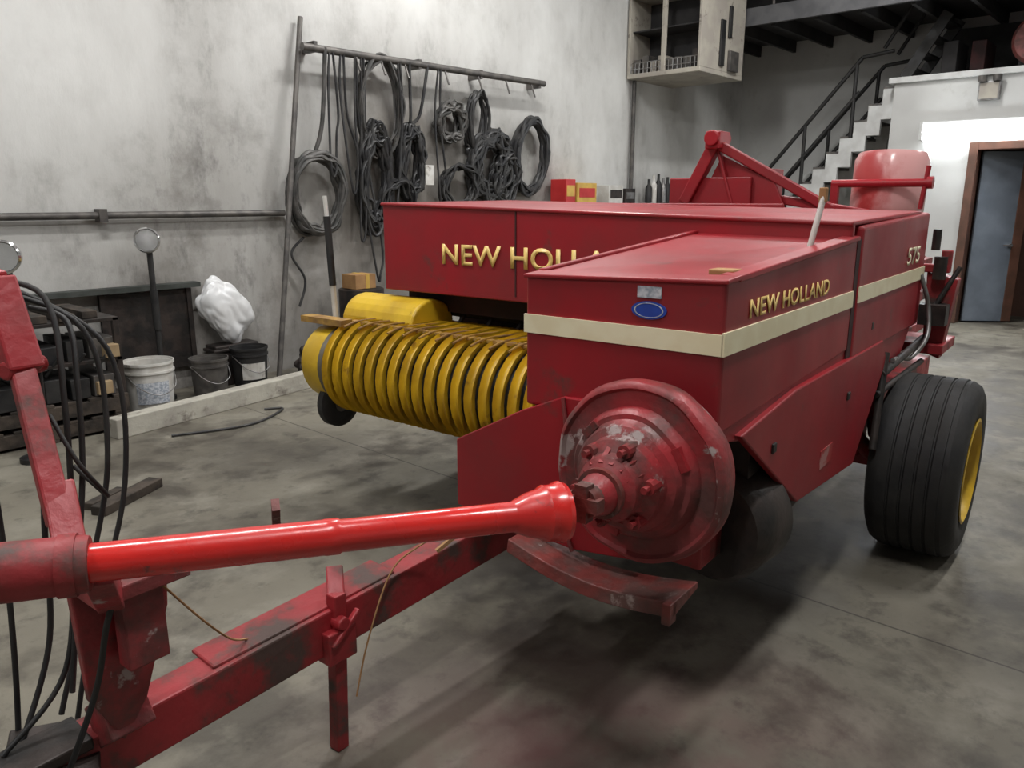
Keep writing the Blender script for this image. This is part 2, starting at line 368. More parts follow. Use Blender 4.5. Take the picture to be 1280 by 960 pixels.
tube("downpipe",[(9.74,6.44,0),(9.74,6.44,1.5),(9.74,6.44,3.23)],.03,PIPE,smoothn=0)

rl=empty("wall_rail")
rod("pipe",(-2,6.44,1.48),(4.0,6.44,1.48),.028,PIPE,rl)
bm=bmesh.new()
for x in (-1,.8,2.4): abox(bm,x-.03,x+.03,6.4,6.5,1.43,1.53)
finish("clips",bm,PIPE,rl)
rod("leaning_pole",(3.62,6.1,.0),(4.3,6.44,3.2),.024,PIPE)
hb=empty("hose_rack")
rod("bar",(4.22,6.32,2.93),(7.6,6.32,2.96),.035,PIPE,hb)
bm=bmesh.new()
for x in (4.35,5.6,6.5,7.5): abox(bm,x-.02,x+.02,6.3,6.5,2.90,2.99)
for x in (4.8,5.1,5.4,5.95,6.45,6.9,7.35):
    acyl(bm,(x,6.32,2.95),(x,6.25,2.78),.01,seg=8)
finish("brackets",bm,PIPE,hb)
def coil(name,X,Z,rx,rz,loops,r,m,y=6.38,jit=.035,hang=None,band=.1):
    bm=bmesh.new(); pts=[]
    ph=random.uniform(0,6)
    for i in range(loops*14+1):
        a=2*PI*i/14+ph
        k=1+random.uniform(-jit,jit)-band*random.random(); sag=.0 if math.sin(a)>0 else .06*abs(math.sin(i*.21))
        pts.append((X+(rx*k)*math.cos(a)+.02*math.sin(i*.31), y+.05*math.sin(i*.37)-.03*math.sin(a), Z+(rz*(k+sag))*math.sin(a)))
    atube(bm,pts,r,6,smoothn=3)
    if hang:
        for hx in hang: atube(bm,[(hx,6.3,2.95),((hx+X)/2+.02,y-.03,(2.95+Z)/2),(X,y,Z+rz*.95)],r,6)
    return finish(name,bm,m,hb,smooth=60)
coil("coiled_hose_a",4.33,1.66,.31,.38,17,.021,HOSEG,jit=.03,hang=[4.45],band=.2)
coil("coiled_cable_b",5.12,2.5,.26,.47,8,.014,HOSEG,jit=.05)
coil("coiled_hose_c",5.02,1.82,.20,.55,24,.019,HOSE,jit=.06,band=.45)
coil("coiled_cable_d",5.5,1.98,.17,.40,20,.018,HOSE,hang=[5.45,5.7],jit=.05,band=.45)
coil("coiled_hose_e",6.08,2.42,.21,.22,18,.018,HOSEG,band=.5)
coil("coiled_cable_f",6.5,2.45,.13,.34,8,.018,HOSE,band=.2)
coil("coiled_hose_g",6.72,1.98,.36,.40,26,.022,HOSE,jit=.06,band=.5)
coil("coiled_cable_h",7.42,2.12,.30,.45,12,.023,HOSE,band=.2)
coil("coiled_cable_i",6.2,1.75,.28,.24,10,.015,HOSE,band=.3)
coil("coiled_cable_j",6.95,1.85,.22,.3,12,.019,HOSE,band=.4)
coil("coiled_cable_k",5.3,1.55,.22,.26,9,.014,HOSE,band=.3)
bm=bmesh.new()
for x0,x1,z1,yy in [(4.5,4.45,1.9,6.3),(4.62,4.7,1.75,6.33),(4.85,4.8,1.3,6.35),(5.3,5.15,.95,6.33),(5.85,5.9,1.5,6.35),(4.78,4.98,.9,6.36)]:
    atube(bm,[(x0,6.3,2.95),(x0+random.uniform(-.05,.05),yy,(2.95+z1)/2+.2),(x1,yy,z1),(x1+.05,yy,z1-.05),(x1+.08,yy,z1+.3),(x0+.06,yy,2.4),(x0+.03,6.3,2.95)],.012,6)
finish("cords",bm,HOSE,hb,smooth=60)
box("tag",5.55,5.66,6.2,6.215,1.75,1.95,WHITEP,hb)
tube("wall_cable",[(4.2,6.45,1.25),(4.05,6.44,1.1),(4.18,6.44,.85),(4.1,6.44,.6)],.012,HOSE)

sh=empty("wall_shelf")
box("board",7.85,10.7,6.15,6.5,1.50,1.55,WOODD,sh)
bm=bmesh.new()
for x in (7.9,9.2,10.5): abox(bm,x,x+.04,6.2,6.5,1.2,1.5)
finish("supports",bm,PIPE,sh)
def bottle(x,y,z,r,h,m,name):
    bm=bmesh.new(); alathe(bm,[(0,0),(0,r),(h*.65,r),(h*.78,r*.45),(h*.8,r*.4),(h,r*.4),(h,0)],(x,y,z),(0,0,1),20); finish(name,bm,m,smooth=40)
for k,(x,h,m) in enumerate([(10.0,.34,BLACK),(10.13,.4,WHITEP),(10.26,.42,BLACK),(10.4,.36,STEEL),(10.52,.38,BLACK)]): bottle(x,6.3,1.551,.05,h,m,"oil_bottle")
def carton(name,x,y,z,w,d,h,m,m2):
    e=empty(name); box("body",x,x+w,y,y+d,z,z+h,m,e,.006); box("flap",x+w*.1,x+w*.9,y-.004,y,z+h*.3,z+h*.75,m2,e)
carton("parts_carton",7.88,6.18,1.551,.20,.25,.30,REDBOX,YELBOX); carton("parts_carton",8.12,6.18,1.551,.42,.25,.26,YELBOX,REDBOX)
carton("car_battery",8.85,6.2,1.551,.34,.22,.24,WHITEP,DARK); carton("car_battery",9.25,6.2,1.551,.25,.2,.2,DARK,STEEL)

def pallet(name,x,y,z,rz,w=1.05,d=.8):
    bm=bmesh.new()
    for i in range(3): abox(bm,-w/2,w/2,-d/2+i*(d-.09)/2,-d/2+i*(d-.09)/2+.09,.02,.11)
    for i in range(7):
        xx=-w/2+i*(w-.1)/6; abox(bm,xx,xx+.1,-d/2,d/2,.11,.13)
        if i%3==0: abox(bm,xx,xx+.1,-d/2,d/2,0,.02)
    o=finish(name,bm,WOODD,None,.003,loc=(x,y,z)); o.rotation_euler=(0,0,rz)
for k in (0,1): pallet("wood_pallet",1.6,6.0,k*.131,random.uniform(-.03,.03))
rk=empty("parts_rack")
bm=bmesh.new()
for x in (1.08,2.08):
    for y in (5.62,6.2): abox(bm,x,x+.04,y,y+.04,.263,.80)
for z in (.50,.78): abox(bm,1.08,2.12,5.62,6.24,z,z+.025)
finish("frame",bm,DARK,rk,.003)
bm=bmesh.new()
for z0 in (.265,.526):
    x=1.13
    while x<2.0:
        w=random.uniform(.09,.22); h=random.uniform(.10,.21); abox(bm,x,x+w,5.6+random.uniform(0,.06),6.1,z0,z0+h,random.choice([0,0,0,1])); x+=w+random.uniform(.01,.05)
for a in range(6): 
    x=1.15+a*.16; acyl(bm,(x,5.66,.45),(x+.08,5.6,.58),.012,seg=8)
abox(bm,2.0,2.09,5.58,5.8,.53,.62,2); abox(bm,1.92,2.02,5.58,5.8,.28,.37,2); abox(bm,1.45,1.53,5.57,5.8,.53,.60,2)
finish("parts",bm,[BLACK,PIPE,TAN],rk,.004)
pl=empty("timber_offcuts")
bm=bmesh.new()
for k in range(6):
    x=1.1+k*.16+random.uniform(-.03,.03); abox(bm,x,x+.1,5.6+random.uniform(0,.08),6.2,.807,.807+.05)
finish("boards",bm,WOODD,pl,.004)
bn=empty("steel_bench")
box("top",1.2,3.1,6.36,6.48,.88,.92,GRIL,bn)
bm=bmesh.new()
for x in (2.3,3.0): abox(bm,x,x+.04,6.42,6.46,0,.88)
abox(bm,2.3,3.04,6.44,6.455,.2,.86)
finish("legs",bm,DARK,bn)
def bucket(name,x,y,r,h,m,lab=None):
    e=empty(name,(x,y,0)); bm=bmesh.new()
    alathe(bm,[(0,0),(0,r*.86),(h*.8,r*.97),(h*.8,r*1.03),(h*.84,r*1.03),(h*.84,r*.98),(h,r),(h,r*1.04),(h-.02,r*1.04),(h-.02,r*.96),(.03,r*.82),(.03,0)],(0,0,0),(0,0,1),36)
    finish("shell",bm,m,e,smooth=35)
    tube("bail",[(-r*1.03,0,h*.82),(-r*.7,-r*.9,h*.55),(0,-r*1.12,h*.42),(r*.7,-r*.9,h*.55),(r*1.03,0,h*.82)],.004,STEEL,e)
    if lab:
        bm=bmesh.new(); 
        A=[math.radians(a) for a in range(215,300,10)]
        for a,b in zip(A[:-1],A[1:]):
            q=[bm.verts.new((math.cos(t)*r*(.905+.11*zz/h)*1.01,math.sin(t)*r*(.905+.11*zz/h)*1.01,zz)) for t,zz in ((a,h*.25),(b,h*.25),(b,h*.65),(a,h*.65))]; bm.faces.new(q)
        finish("label",bm,lab,e)
bucket("plastic_bucket",2.40,5.90,.18,.41,WHITEP,PAPER)
bucket("paint_pail",3.35,6.10,.155,.36,BLACK,WHITEP)
bucket("oil_pail",2.93,6.00,.15,.34,PIPE)
cr=empty("black_crate")
bm=bmesh.new(); abox(bm,3.14,3.55,6.28,6.47,0,.36); abox(bm,3.12,3.57,6.27,6.48,.30,.33)
finish("body",bm,DARK,cr,.01)
def blob(name,c,s,m,seed,amp=.25,rot=0,fold=.9):
    bm=bmesh.new(); bmesh.ops.create_icosphere(bm,subdivisions=5,radius=1)
    R=Matrix.Rotation(rot,3,'Y')
    for v in bm.verts:
        d=noise.noise(v.co*1.2+Vector((seed,0,0)))*amp*1.6+abs(noise.noise(v.co*2.4+Vector((0,seed,0))))*amp*fold
        v.co=R@Vector((v.co.x*s[0]*(1+d),v.co.y*s[1]*(1+d),v.co.z*s[2]*(1+d)))
    return finish(name,bm,m,smooth=180,loc=c)
blob("plastic_sheet_bundle",(3.30,6.35,.66),(.19,.10,.29),TARP,3,amp=.18,rot=-.5)
bm=bmesh.new(); M=Matrix.Translation((1.93,5.36,0))@Matrix.Rotation(math.atan2(.34,1.95),4,'Z')
abox(bm,0,2.25,0,.12,0,.14,0,M); abox(bm,.6,2.1,.13,.19,0,.1,1,M); finish("timber_beam",bm,[WOODL,WOODD],None,.006)
def worklight(name,x,y,h):
    e=empty(name,(x,y,0)); bm=bmesh.new()
    acyl(bm,(0,0,.03),(0,0,h-.09),.022); acyl(bm,(0,0,0),(0,0,.03),.09); acyl(bm,(0,0,h*.45),(0,0,h*.7),.03)
    finish("stand",bm,BLACK,e,smooth=40)
    bm=bmesh.new(); alathe(bm,[(-.09,0),(-.08,.04),(-.03,.08),(.02,.095),(.04,.1),(.05,.09),(.035,.08),(-.02,.06),(-.04,0)],(0,0,h),(-.6,-.78,.05),28)
    finish("lamp_head",bm,CHROME,e,smooth=50)
    bm=bmesh.new(); alathe(bm,[(.035,0),(.04,.082),(.03,.082)],(0,0,h),(-.6,-.78,.05),28); finish("lens",bm,CHROME,e,smooth=50)
worklight("work_light",2.64,6.22,1.29); worklight("work_light",1.41,5.3,1.27)
dm=empty("steel_drum"); bm=bmesh.new(); alathe(bm,[(0,0),(0,.22),(.2,.22),(.21,.23),(.22,.22),(.45,.22),(.46,.23),(.47,.22),(.75,.22),(.76,.2),(.75,0)],(4.62,6.15,0),(0,0,1),32); finish("body",bm,DARK,dm,smooth=40)
cbx=empty("cardboard_box"); box("body",4.46,4.70,6.02,6.24,.762,.90,CARD,cbx,.004); box("tape",4.58,4.62,6.015,6.245,.764,.903,YELBOX,cbx)
blob("scrap_heap",(4.05,6.1,.14),(.22,.16,.15),DARK,5)
bm=bmesh.new(); M=Matrix.Translation((1.35,4.05,0))@Matrix.Rotation(.5,4,'Z'); abox(bm,0,.45,0,.09,0,.05,0,M); abox(bm,.05,.3,.12,.18,0,.04,0,M); finish("wood_scrap",bm,WOODD,None,.004)
tube("floor_hose",[(2.2,5.15,.012),(2.7,5.0,.012),(3.1,5.2,.012),(3.0,5.3,.012)],.009,HOSE)
bn2=empty("waste_bin"); bm=bmesh.new(); alathe(bm,[(0,0),(0,.15),(.5,.19),(.5,.21),(.53,.21),(.53,.18),(.03,.14),(.03,0)],(9.5,.72,0),(0,0,1),28); finish("shell",bm,BLACK,bn2,smooth=35)

# ================================================================= BALER
CX,CY=-1.9,3.2
RZ=math.radians(-86)
Mb=Matrix.Rotation(RZ,3,'Z')
bl=empty("hay_baler",tuple(Mb@Vector((CX,CY,0))),RZ)
OFF=(-CX,-CY,0)
def Fi(name,bm,m,bevel=0,smooth=None,seg=2): return finish(name,bm,m,bl,bevel,smooth,OFF,seg)
def bbox(name,x0,x1,y0,y1,z0,z1,m,bevel=0): return box(name,x0,x1,y0,y1,z0,z1,m,bl,bevel,OFF)
def brod(name,p,q,r,m,r2=None): return rod(name,p,q,r,m,bl,r2,OFF)
def btube(name,pts,r,m,smoothn=8): return tube(name,pts,r,m,bl,OFF,8,smoothn)

bm=bmesh.new()
hexa(bm,[(-1.37,1.82,.99),(-.75,1.82,1.0),(-.75,3.03,1.05),(-1.37,3.03,1.05),(-1.37,1.82,1.385),(-.75,1.82,1.405),(-.75,3.03,1.465),(-1.37,3.03,1.475)])
Fi("front_shield",bm,RED,.012,seg=3)
bm=bmesh.new()
hexa(bm,[(-1.375,1.812,1.376),(-.743,1.812,1.396),(-.743,1.9,1.400),(-1.375,1.9,1.38),(-1.375,1.812,1.388),(-.743,1.812,1.408),(-.743,1.9,1.414),(-1.375,1.9,1.394)])
hexa(bm,[(-.80,1.89,1.40),(-.743,1.89,1.395),(-.743,3.0,1.455),(-.80,3.0,1.46),(-.80,1.89,1.415),(-.743,1.89,1.413),(-.743,3.0,1.472),(-.80,3.0,1.475)])
hexa(bm,[(-1.378,1.89,1.385),(-1.35,1.89,1.39),(-1.35,3.0,1.465),(-1.378,3.0,1.465),(-1.378,1.89,1.397),(-1.35,1.89,1.40),(-1.35,3.0,1.484),(-1.378,3.0,1.484)])
Fi("lid_rim",bm,RED,.004)
bm=bmesh.new()
abox(bm,-1.372,-.748,1.814,1.822,1.215,1.27); abox(bm,-.752,-.744,1.814,2.985,1.215,1.275); abox(bm,-.746,-.738,3.04,4.22,1.225,1.285)
Fi("cream_stripe",bm,CREAM)
bm=bmesh.new(); alathe(bm,[(0,0),(0,1),(.2,1),(.2,0)],(0,0,0),(0,-1,0),32)
for v in bm.verts: v.co=Vector((-.96+v.co.x*.052,1.82+v.co.y*.02,1.315+v.co.z*.024))
Fi("round_badge",bm,BLUE)
bm=bmesh.new(); alathe(bm,[(0,.76),(0,.83),(.22,.83),(.22,.76)],(0,0,0),(0,-1,0),32,closed=True)
for v in bm.verts: v.co=Vector((-.96+v.co.x*.052,1.82+v.co.y*.022,1.315+v.co.z*.024))
Fi("badge_ring",bm,PAPER)
bbox("label_sticker",-.995,-.925,1.815,1.82,1.348,1.378,PAPER)
R1=(PI/2,0,0); R2=(PI/2,0,PI/2)
def tloc(x,y,z): return (x-CX,y-CY,z)
text("side_lettering","NEW HOLLAND",LETY,.70,.052,tloc(-.747,1.98,1.292),R2,bl,off=.02)
text("front_lettering","NEW HOLLAND",LETY,1.25,.105,tloc(-2.76,2.944,1.275),R1,bl,off=.02)
text("number_lettering","575",CREAM,.25,.078,tloc(-.736,3.80,1.312),R2,bl,off=.02)
bm=bmesh.new()
hexa(bm,[(-1.4,3.03,1.0),(-.742,3.03,1.0),(-.742,4.22,1.0),(-1.4,4.22,1.0),(-1.4,3.03,1.53),(-.742,3.03,1.505),(-.742,4.22,1.54),(-1.4,4.22,1.56)])
Fi("rear_shield",bm,RED,.014,seg=3)
bbox("shield_gap",-.76,-.748,2.985,3.04,1.02,1.46,INT)
bm=bmesh.new()
hexa(bm,[(-3.2,2.95,1.13),(-.76,2.95,1.13),(-.76,2.98,1.13),(-3.2,2.98,1.13),(-3.2,2.95,1.575),(-.76,2.95,1.515),(-.76,2.98,1.515),(-3.2,2.98,1.575)])
hexa(bm,[(-3.21,2.94,1.568),(-.76,2.94,1.508),(-.76,4.1,1.53),(-3.21,4.1,1.58),(-3.21,2.94,1.584),(-.76,2.94,1.524),(-.76,4.1,1.548),(-3.21,4.1,1.596)])
abox(bm,-3.2,-3.17,2.98,4.08,1.13,1.58); abox(bm,-3.2,-1.4,4.05,4.08,.9,1.58)
abox(bm,-3.2,-1.37,2.95,3.0,1.115,1.14)
Fi("wide_shroud",bm,RED,.006)
bbox("panel_seam",-2.285,-2.278,2.946,2.951,1.14,1.56,INT)
bm=bmesh.new(); abox(bm,-3.1,-1.4,3.45,4.04,.6,1.5); abox(bm,-3.15,-1.4,2.99,3.45,.80,.86); abox(bm,-1.45,-1.38,2.2,3.45,.6,1.12); abox(bm,-3.17,-1.4,3.1,3.13,1.0,1.5)
Fi("feeder_housing",bm,INT)
bm=bmesh.new(); acyl(bm,(-3.1,3.2,1.02),(-1.45,3.2,1.02),.06); 
for i in range(8): acyl(bm,(-3.0+i*.2,3.2,1.02),(-3.0+i*.2,3.05,.88),.012,seg=8)
Fi("feed_auger",bm,DARK,smooth=40)
bm=bmesh.new()
aprism(bm,[(-1.64,1.80,.83),(-1.37,1.80,.975),(-1.22,1.80,1.04),(-.95,1.80,1.05),(-.95,1.80,.60),(-1.18,1.80,.57),(-1.64,1.80,.60)],(0,.02,0))
Fi("front_lower_plate",bm,RED,.004)
bm=bmesh.new(); abox(bm,-1.64,-1.605,1.82,2.4,.6,.80); abox(bm,-1.605,-1.37,1.83,2.6,.62,.66); Fi("plate_flange",bm,RED2,.004)
bm=bmesh.new()
aprism(bm,[(-.755,1.86,1.06),(-.755,1.84,.98),(-.755,1.98,.95),(-.755,3.12,.95),(-.755,3.12,1.07)],(-.03,0,0))
aprism(bm,[(-.735,1.95,.975),(-.735,2.5,.61),(-.735,3.2,.55),(-.735,3.6,.92),(-.735,3.5,1.02),(-.735,2.4,1.02)],(-.025,0,0))
Fi("side_lower_panel",bm,RED,.005)
bm=bmesh.new()
abox(bm,-.74,-.728,2.2,2.23,.86,.89); abox(bm,-.74,-.728,3.0,3.03,.86,.89); abox(bm,-.76,-.74,3.3,3.33,1.09,1.12)
Fi("latches",bm,DARK,.003)
bbox("scuff_patch",-.736,-.733,2.72,2.86,.66,.73,SCUFF)
bm=bmesh.new(); aprism(bm,[(-.75,3.0,1.02),(-.75,4.1,1.0),(-.75,3.9,.85),(-.75,3.4,.8)],(-.03,0,0)); Fi("rear_lower_panel",bm,RED,.004)
bm=bmesh.new()
abox(bm,-1.5,-1.38,1.9,5.4,.5,.62); abox(bm,-.95,-.85,2.0,5.4,.52,.64); abox(bm,-1.5,-.85,2.1,2.2,.52,.62); abox(bm,-2.7,-.58,3.80,3.90,.36,.46)
abox(bm,-.95,-.85,3.78,3.92,.4,.8); abox(bm,-1.5,-1.38,3.78,3.92,.4,.8)
acyl(bm,(-.9,3.3,.80),(-.8,3.8,.42),.035); acyl(bm,(-.82,3.65,.95),(-.80,3.85,.5),.03)
Fi("chassis",bm,RED2,.008)
bm=bmesh.new(); abox(bm,-1.45,-.98,3.2,5.6,.72,1.25); Fi("bale_chamber",bm,RED2,.01)
bm=bmesh.new()
for z in (.78,.98,1.18): abox(bm,-.985,-.94,4.2,5.6,z,z+.06)
Fi("chamber_rails",bm,RED2,.005)
bm=bmesh.new()
bar(bm,(-1.97,4.5,1.94),(-2.16,4.5,1.58),.07); bar(bm,(-1.95,4.5,1.91),(-1.30,4.6,1.54),.055); bar(bm,(-1.97,4.42,1.94),(-1.97,4.58,1.94),.09,.1)
acyl(bm,(-1.97,4.40,1.95),(-1.97,4.60,1.95),.045); abox(bm,-2.27,-1.75,4.5,4.53,1.2,1.73); abox(bm,-2.0,-1.70,4.54,4.9,1.2,1.78)
bar(bm,(-1.6,4.6,1.60),(-1.1,4.6,1.52),.05); bar(bm,(-1.97,4.52,1.9),(-1.85,4.52,1.55),.06,.02)
aprism(bm,[(-2.1,4.53,1.55),(-1.55,4.53,1.55),(-1.62,4.53,1.70),(-1.95,4.53,1.86)],(0,.015,0))
Fi("knotter_frame",bm,RED,.008)
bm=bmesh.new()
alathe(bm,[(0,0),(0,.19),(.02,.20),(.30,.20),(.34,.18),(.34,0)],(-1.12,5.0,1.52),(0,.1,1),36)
Fi("twine_can",bm,GLARE,smooth=40)
bm=bmesh.new(); acyl(bm,(-1.38,4.8,1.69),(-.86,4.8,1.69),.022); acyl(bm,(-.9,4.8,1.55),(-.88,4.8,1.78),.013); bar(bm,(-1.36,4.8,1.2),(-1.36,4.8,1.7),.04); acyl(bm,(-.88,4.8,1.69),(-.85,4.8,1.69),.033)
Fi("tension_bar",bm,RED,smooth=40)
brod("lever",(-.83,2.70,1.44),(-.81,2.74,1.61),.010,WHITEP)
bbox("lever_grip",-.825,-.80,2.73,2.755,1.59,1.64,CARD,.004)
bbox("hinge_tab",-.85,-.78,1.93,1.99,1.405,1.422,CARD,.004)
bm=bmesh.new()
abox(bm,-.80,-.64,4.28,4.34,1.25,1.29); acyl(bm,(-.66,4.3,1.27),(-.66,4.3,1.36),.025); aprism(bm,[(-.74,4.3,1.25),(-.60,4.3,1.22),(-.64,4.3,.82),(-.72,4.3,.85)],(0,.1,0))
abox(bm,-.9,-.62,4.24,4.6,.85,.9)
Fi("side_bracket",bm,RED2,.005)
bm=bmesh.new(); acyl(bm,(-.71,4.27,1.36),(-.71,4.27,1.46),.02); acyl(bm,(-.68,4.27,1.22),(-.68,4.27,1.33),.03); acyl(bm,(-.72,4.25,1.0),(-.60,4.32,1.28),.012); abox(bm,-.74,-.62,4.2,4.3,1.0,1.1)
Fi("tension_springs",bm,DARK,smooth=40)
btube("grey_conduit",[(-.74,4.15,1.25),(-.70,4.2,1.1),(-.68,4.15,.95),(-.72,4.05,.86),(-.74,3.9,.88),(-.73,3.7,.9)],.011,STEEL)
bm=bmesh.new(); acyl(bm,(-.74,3.55,.86),(-.72,4.3,.92),.018); acyl(bm,(-.74,3.5,.78),(-.70,4.2,.82),.014); acyl(bm,(-.72,3.45,.55),(-.74,3.6,.95),.016)
Fi("linkage_rods",bm,DARK,smooth=40)
def wheel(name,x,y,R,w,side=1):
    prof=[(-w/2+.02,R*.56),(-w/2,R*.66),(-w/2,R*.86),(-w/2+.015,R*.94),(-w/2+.045,R*.985)]
    xs=-w/2+.055
    nr=5; tw=(w-.11)/nr
    for i in range(nr):
        prof+=[(xs+.004,R),(xs+tw-.010,R),(xs+tw-.008,R-.007),(xs+tw-.002,R-.007)]; xs+=tw
    prof+=[(w/2-.045,R*.985),(w/2-.015,R*.94),(w/2,R*.86),(w/2,R*.66),(w/2-.02,R*.56)]
    bm=bmesh.new(); alathe(bm,prof,(x,y,R),(1,0,0),72,closed=True); 
    Fi(name+"_tire",bm,TIRE,smooth=35)
    bm=bmesh.new(); s=side
    alathe(bm,[(-w/2*s+.0,R*.54),(-w/2*s,R*.58),(-w/2*s+.02*s,R*.57),(0,R*.5),(w/2*s-.05*s,R*.52),(w/2*s-.005*s,R*.57),(w/2*s,R*.59),(w/2*s+.003*s,R*.56),(w/2*s-.03*s,R*.5),(w/2*s-.10*s,R*.46),(w/2*s-.11*s,R*.22),(w/2*s-.07*s,R*.16),(w/2*s-.03*s,R*.12),(w/2*s-.03*s,0)],(x,y,R),(1,0,0),48)
    for k in range(6):
        a=k*PI/3; c=Vector((x+(w/2-.115)*s,y+math.cos(a)*R*.3,R+math.sin(a)*R*.3)); acyl(bm,c,c+Vector((.025*s,0,0)),.012,seg=6)
    Fi(name+"_rim",bm,YEL,smooth=35)
wheel("right_wheel",-.565,3.85,.41,.36,1)
wheel("left_wheel",-2.75,3.86,.36,.28,-1)
# ---- pickup
yc,zc,R=2.75,.715,.228
bm=bmesh.new()
nb=22
pitch=.083
for i in range(nb):
    x=-3.22+i*pitch; w=.048
    P=[(yc+.42,zc+R*.86),(yc+.2,zc+R*1.0)]
    for a in range(80,285,12):
        t=math.radians(a); P.append((yc+math.cos(t)*R,zc+math.sin(t)*R))
    P+=[(yc+.15,zc-R*.98),(yc+.32,zc-R*.8)]
    N2=[]
    for k,(yy,zz) in enumerate(P):
        a=P[max(k-1,0)];b=P[min(k+1,len(P)-1)]; d=Vector((b[0]-a[0],b[1]-a[1])).normalized(); N2.append((d.y,-d.x))
    def row(xx,o): return [bm.verts.new((xx,p[0]-n_[0]*o,p[1]-n_[1]*o)) for p,n_ in zip(P,N2)]
    rows=[row(x,-.03),row(x+.002,-.004),row(x+.012,.004),row(x+w/2,.006),row(x+w-.012,.004),row(x+w-.002,-.004),row(x+w,-.03)]
    for r0,r1 in zip(rows[:-1],rows[1:]):
        for k in range(len(P)-1): bm.faces.new([r0[k],r0[k+1],r1[k+1],r1[k]])
o=Fi("stripper_bands",bm,YEL,smooth=60)
bm=bmesh.new(); acyl(bm,(-3.24,yc,zc),(-1.42,yc,zc),R*.72,seg=32); abox(bm,-3.24,-1.42,yc,yc+.4,zc-.14,zc+.14); Fi("reel_core",bm,BLACK)
bm=bmesh.new()
for i in range(nb-1):
    x=-3.22+i*pitch+.066
    for a in (100,140,185,225):
        a+=(i%3)*4; t=math.radians(a); t2=math.radians(a+12)
        acyl(bm,(x,yc+math.cos(t)*R*.6,zc+math.sin(t)*R*.6),(x,yc+math.cos(t2)*(R+.012),zc+math.sin(t2)*(R+.012)),.004,seg=6)
Fi("pickup_tines",bm,DARK)
bm=bmesh.new()
alathe(bm,[(0,0),(0,.15),(.02,.19),(.05,.21),(.22,.215),(.24,.20),(.24,0)],(-3.5,yc,zc),(1,0,0),40)
alathe(bm,[(0,0),(0,.05),(.05,.06),(.05,0)],(-3.55,yc,zc),(1,0,0),24)
Fi("reel_end_drum",bm,YEL,smooth=40)
bm=bmesh.new(); alathe(bm,[(0,.1),(0,.222),(.035,.222),(.035,.1)],(-3.30,yc,zc),(1,0,0),40,closed=True); Fi("drum_strap",bm,mat("galvanised_strap",(.22,.2,.17),(.14,.12,.09),rough=.5,metal=.4),smooth=40)
bm=bmesh.new()
pr=[]
for k in range(0,13):
    t=PI*k/12; pr.append((-3.42,2.98+math.cos(t)*.17,.93+math.sin(t)*.15))
pr=[(-3.42,3.15,.82)]+pr+[(-3.42,2.81,.82)]
aprism(bm,pr,(.55,0,0)); abox(bm,-3.44,-3.40,2.8,3.2,.65,.9)
Fi("drive_cover",bm,YEL,.015,seg=3)
RB=mat("rusty_yellow_bar",(.38,.22,.05),(.22,.12,.04),scale=15,rough=.6,bump=.4)
bm=bmesh.new(); abox(bm,-3.5,-1.45,2.70,2.74,.952,.966); abox(bm,-3.54,-3.2,2.62,2.70,.942,.975)
for i in range(16):
    x=-3.15+i*.11; atube(bm,[(x,2.60,.950),(x,2.7,.968),(x+.01,2.85,.965),(x+.02,3.0,.95),(x+.03,3.12,.92)],.006,6)
Fi("wind_guard",bm,RB,.0)
bm=bmesh.new(); alathe(bm,[(-.035,.05),(-.04,.1),(-.02,.135),(.02,.135),(.04,.1),(.035,.05)],(-3.35,2.70,.49),(1,0,0),36,closed=True); 
Fi("gauge_wheel_tire",bm,TIRE,smooth=40)
bm=bmesh.new(); alathe(bm,[(-.03,0),(-.03,.06),(.03,.06),(.03,0)],(-3.35,2.70,.49),(1,0,0),24); bar(bm,(-3.29,2.70,.49),(-3.29,2.95,.75),.03); Fi("gauge_wheel_hub",bm,STEEL,.003)
bm=bmesh.new(); bar(bm,(-3.2,2.75,.56),(-3.2,3.3,.7),.05); bar(bm,(-1.5,2.75,.56),(-1.5,3.3,.6),.05); bar(bm,(-3.2,3.1,.62),(-1.45,3.1,.62),.07); Fi("pickup_frame",bm,RED2,.005)
bm=bmesh.new(); acyl(bm,(-3.46,2.8,.95),(-3.47,2.8,1.14),.016); acyl(bm,(-3.49,2.8,1.5),(-3.5,2.8,1.62),.012); Fi("staff_pale",bm,WHITEP,smooth=40)
brod("staff_dark",(-3.47,2.8,1.13),(-3.49,2.8,1.51),.020,BLACK)
# ---- flywheel
bm=bmesh.new()
fc=(-.885,0,.925)
prof=[(1.73,0),(1.73,.205),(1.725,.228),(1.70,.238),(1.655,.240),(1.64,.236),(1.632,.228),(1.630,.222),(1.64,.214),(1.636,.175),(1.62,.168),(1.61,.160),(1.608,.148),(1.60,.142),(1.585,.136),(1.575,.118),(1.55,.112),(1.53,.085),(1.50,.08),(1.48,.055),(1.44,.046),(1.42,.03),(1.42,0)]
alathe(bm,prof,fc,(0,1,0),72)
for v in bm.verts:
    q=noise.noise(v.co*9)*.006; v.co+=Vector((q,q,q))
Fi("flywheel",bm,WORN,smooth=32)
bm=bmesh.new()
for k in range(6):
    a=k*PI/3+.2; p=Vector((fc[0]+math.cos(a)*.1,1.575,fc[2]+math.sin(a)*.1)); acyl(bm,p,p+Vector((0,-.055,0)),.018,seg=10); acyl(bm,p+Vector((0,-.055,0)),p+Vector((0,-.075,0)),.009,seg=8)
for k in range(14):
    a=k*PI/7; c=Vector((fc[0]+math.cos(a)*.092,1.555,fc[2]+math.sin(a)*.092)); bar(bm,c,c+Vector((-math.cos(a)*.03,-.06,-math.sin(a)*.03)),.012,.022)
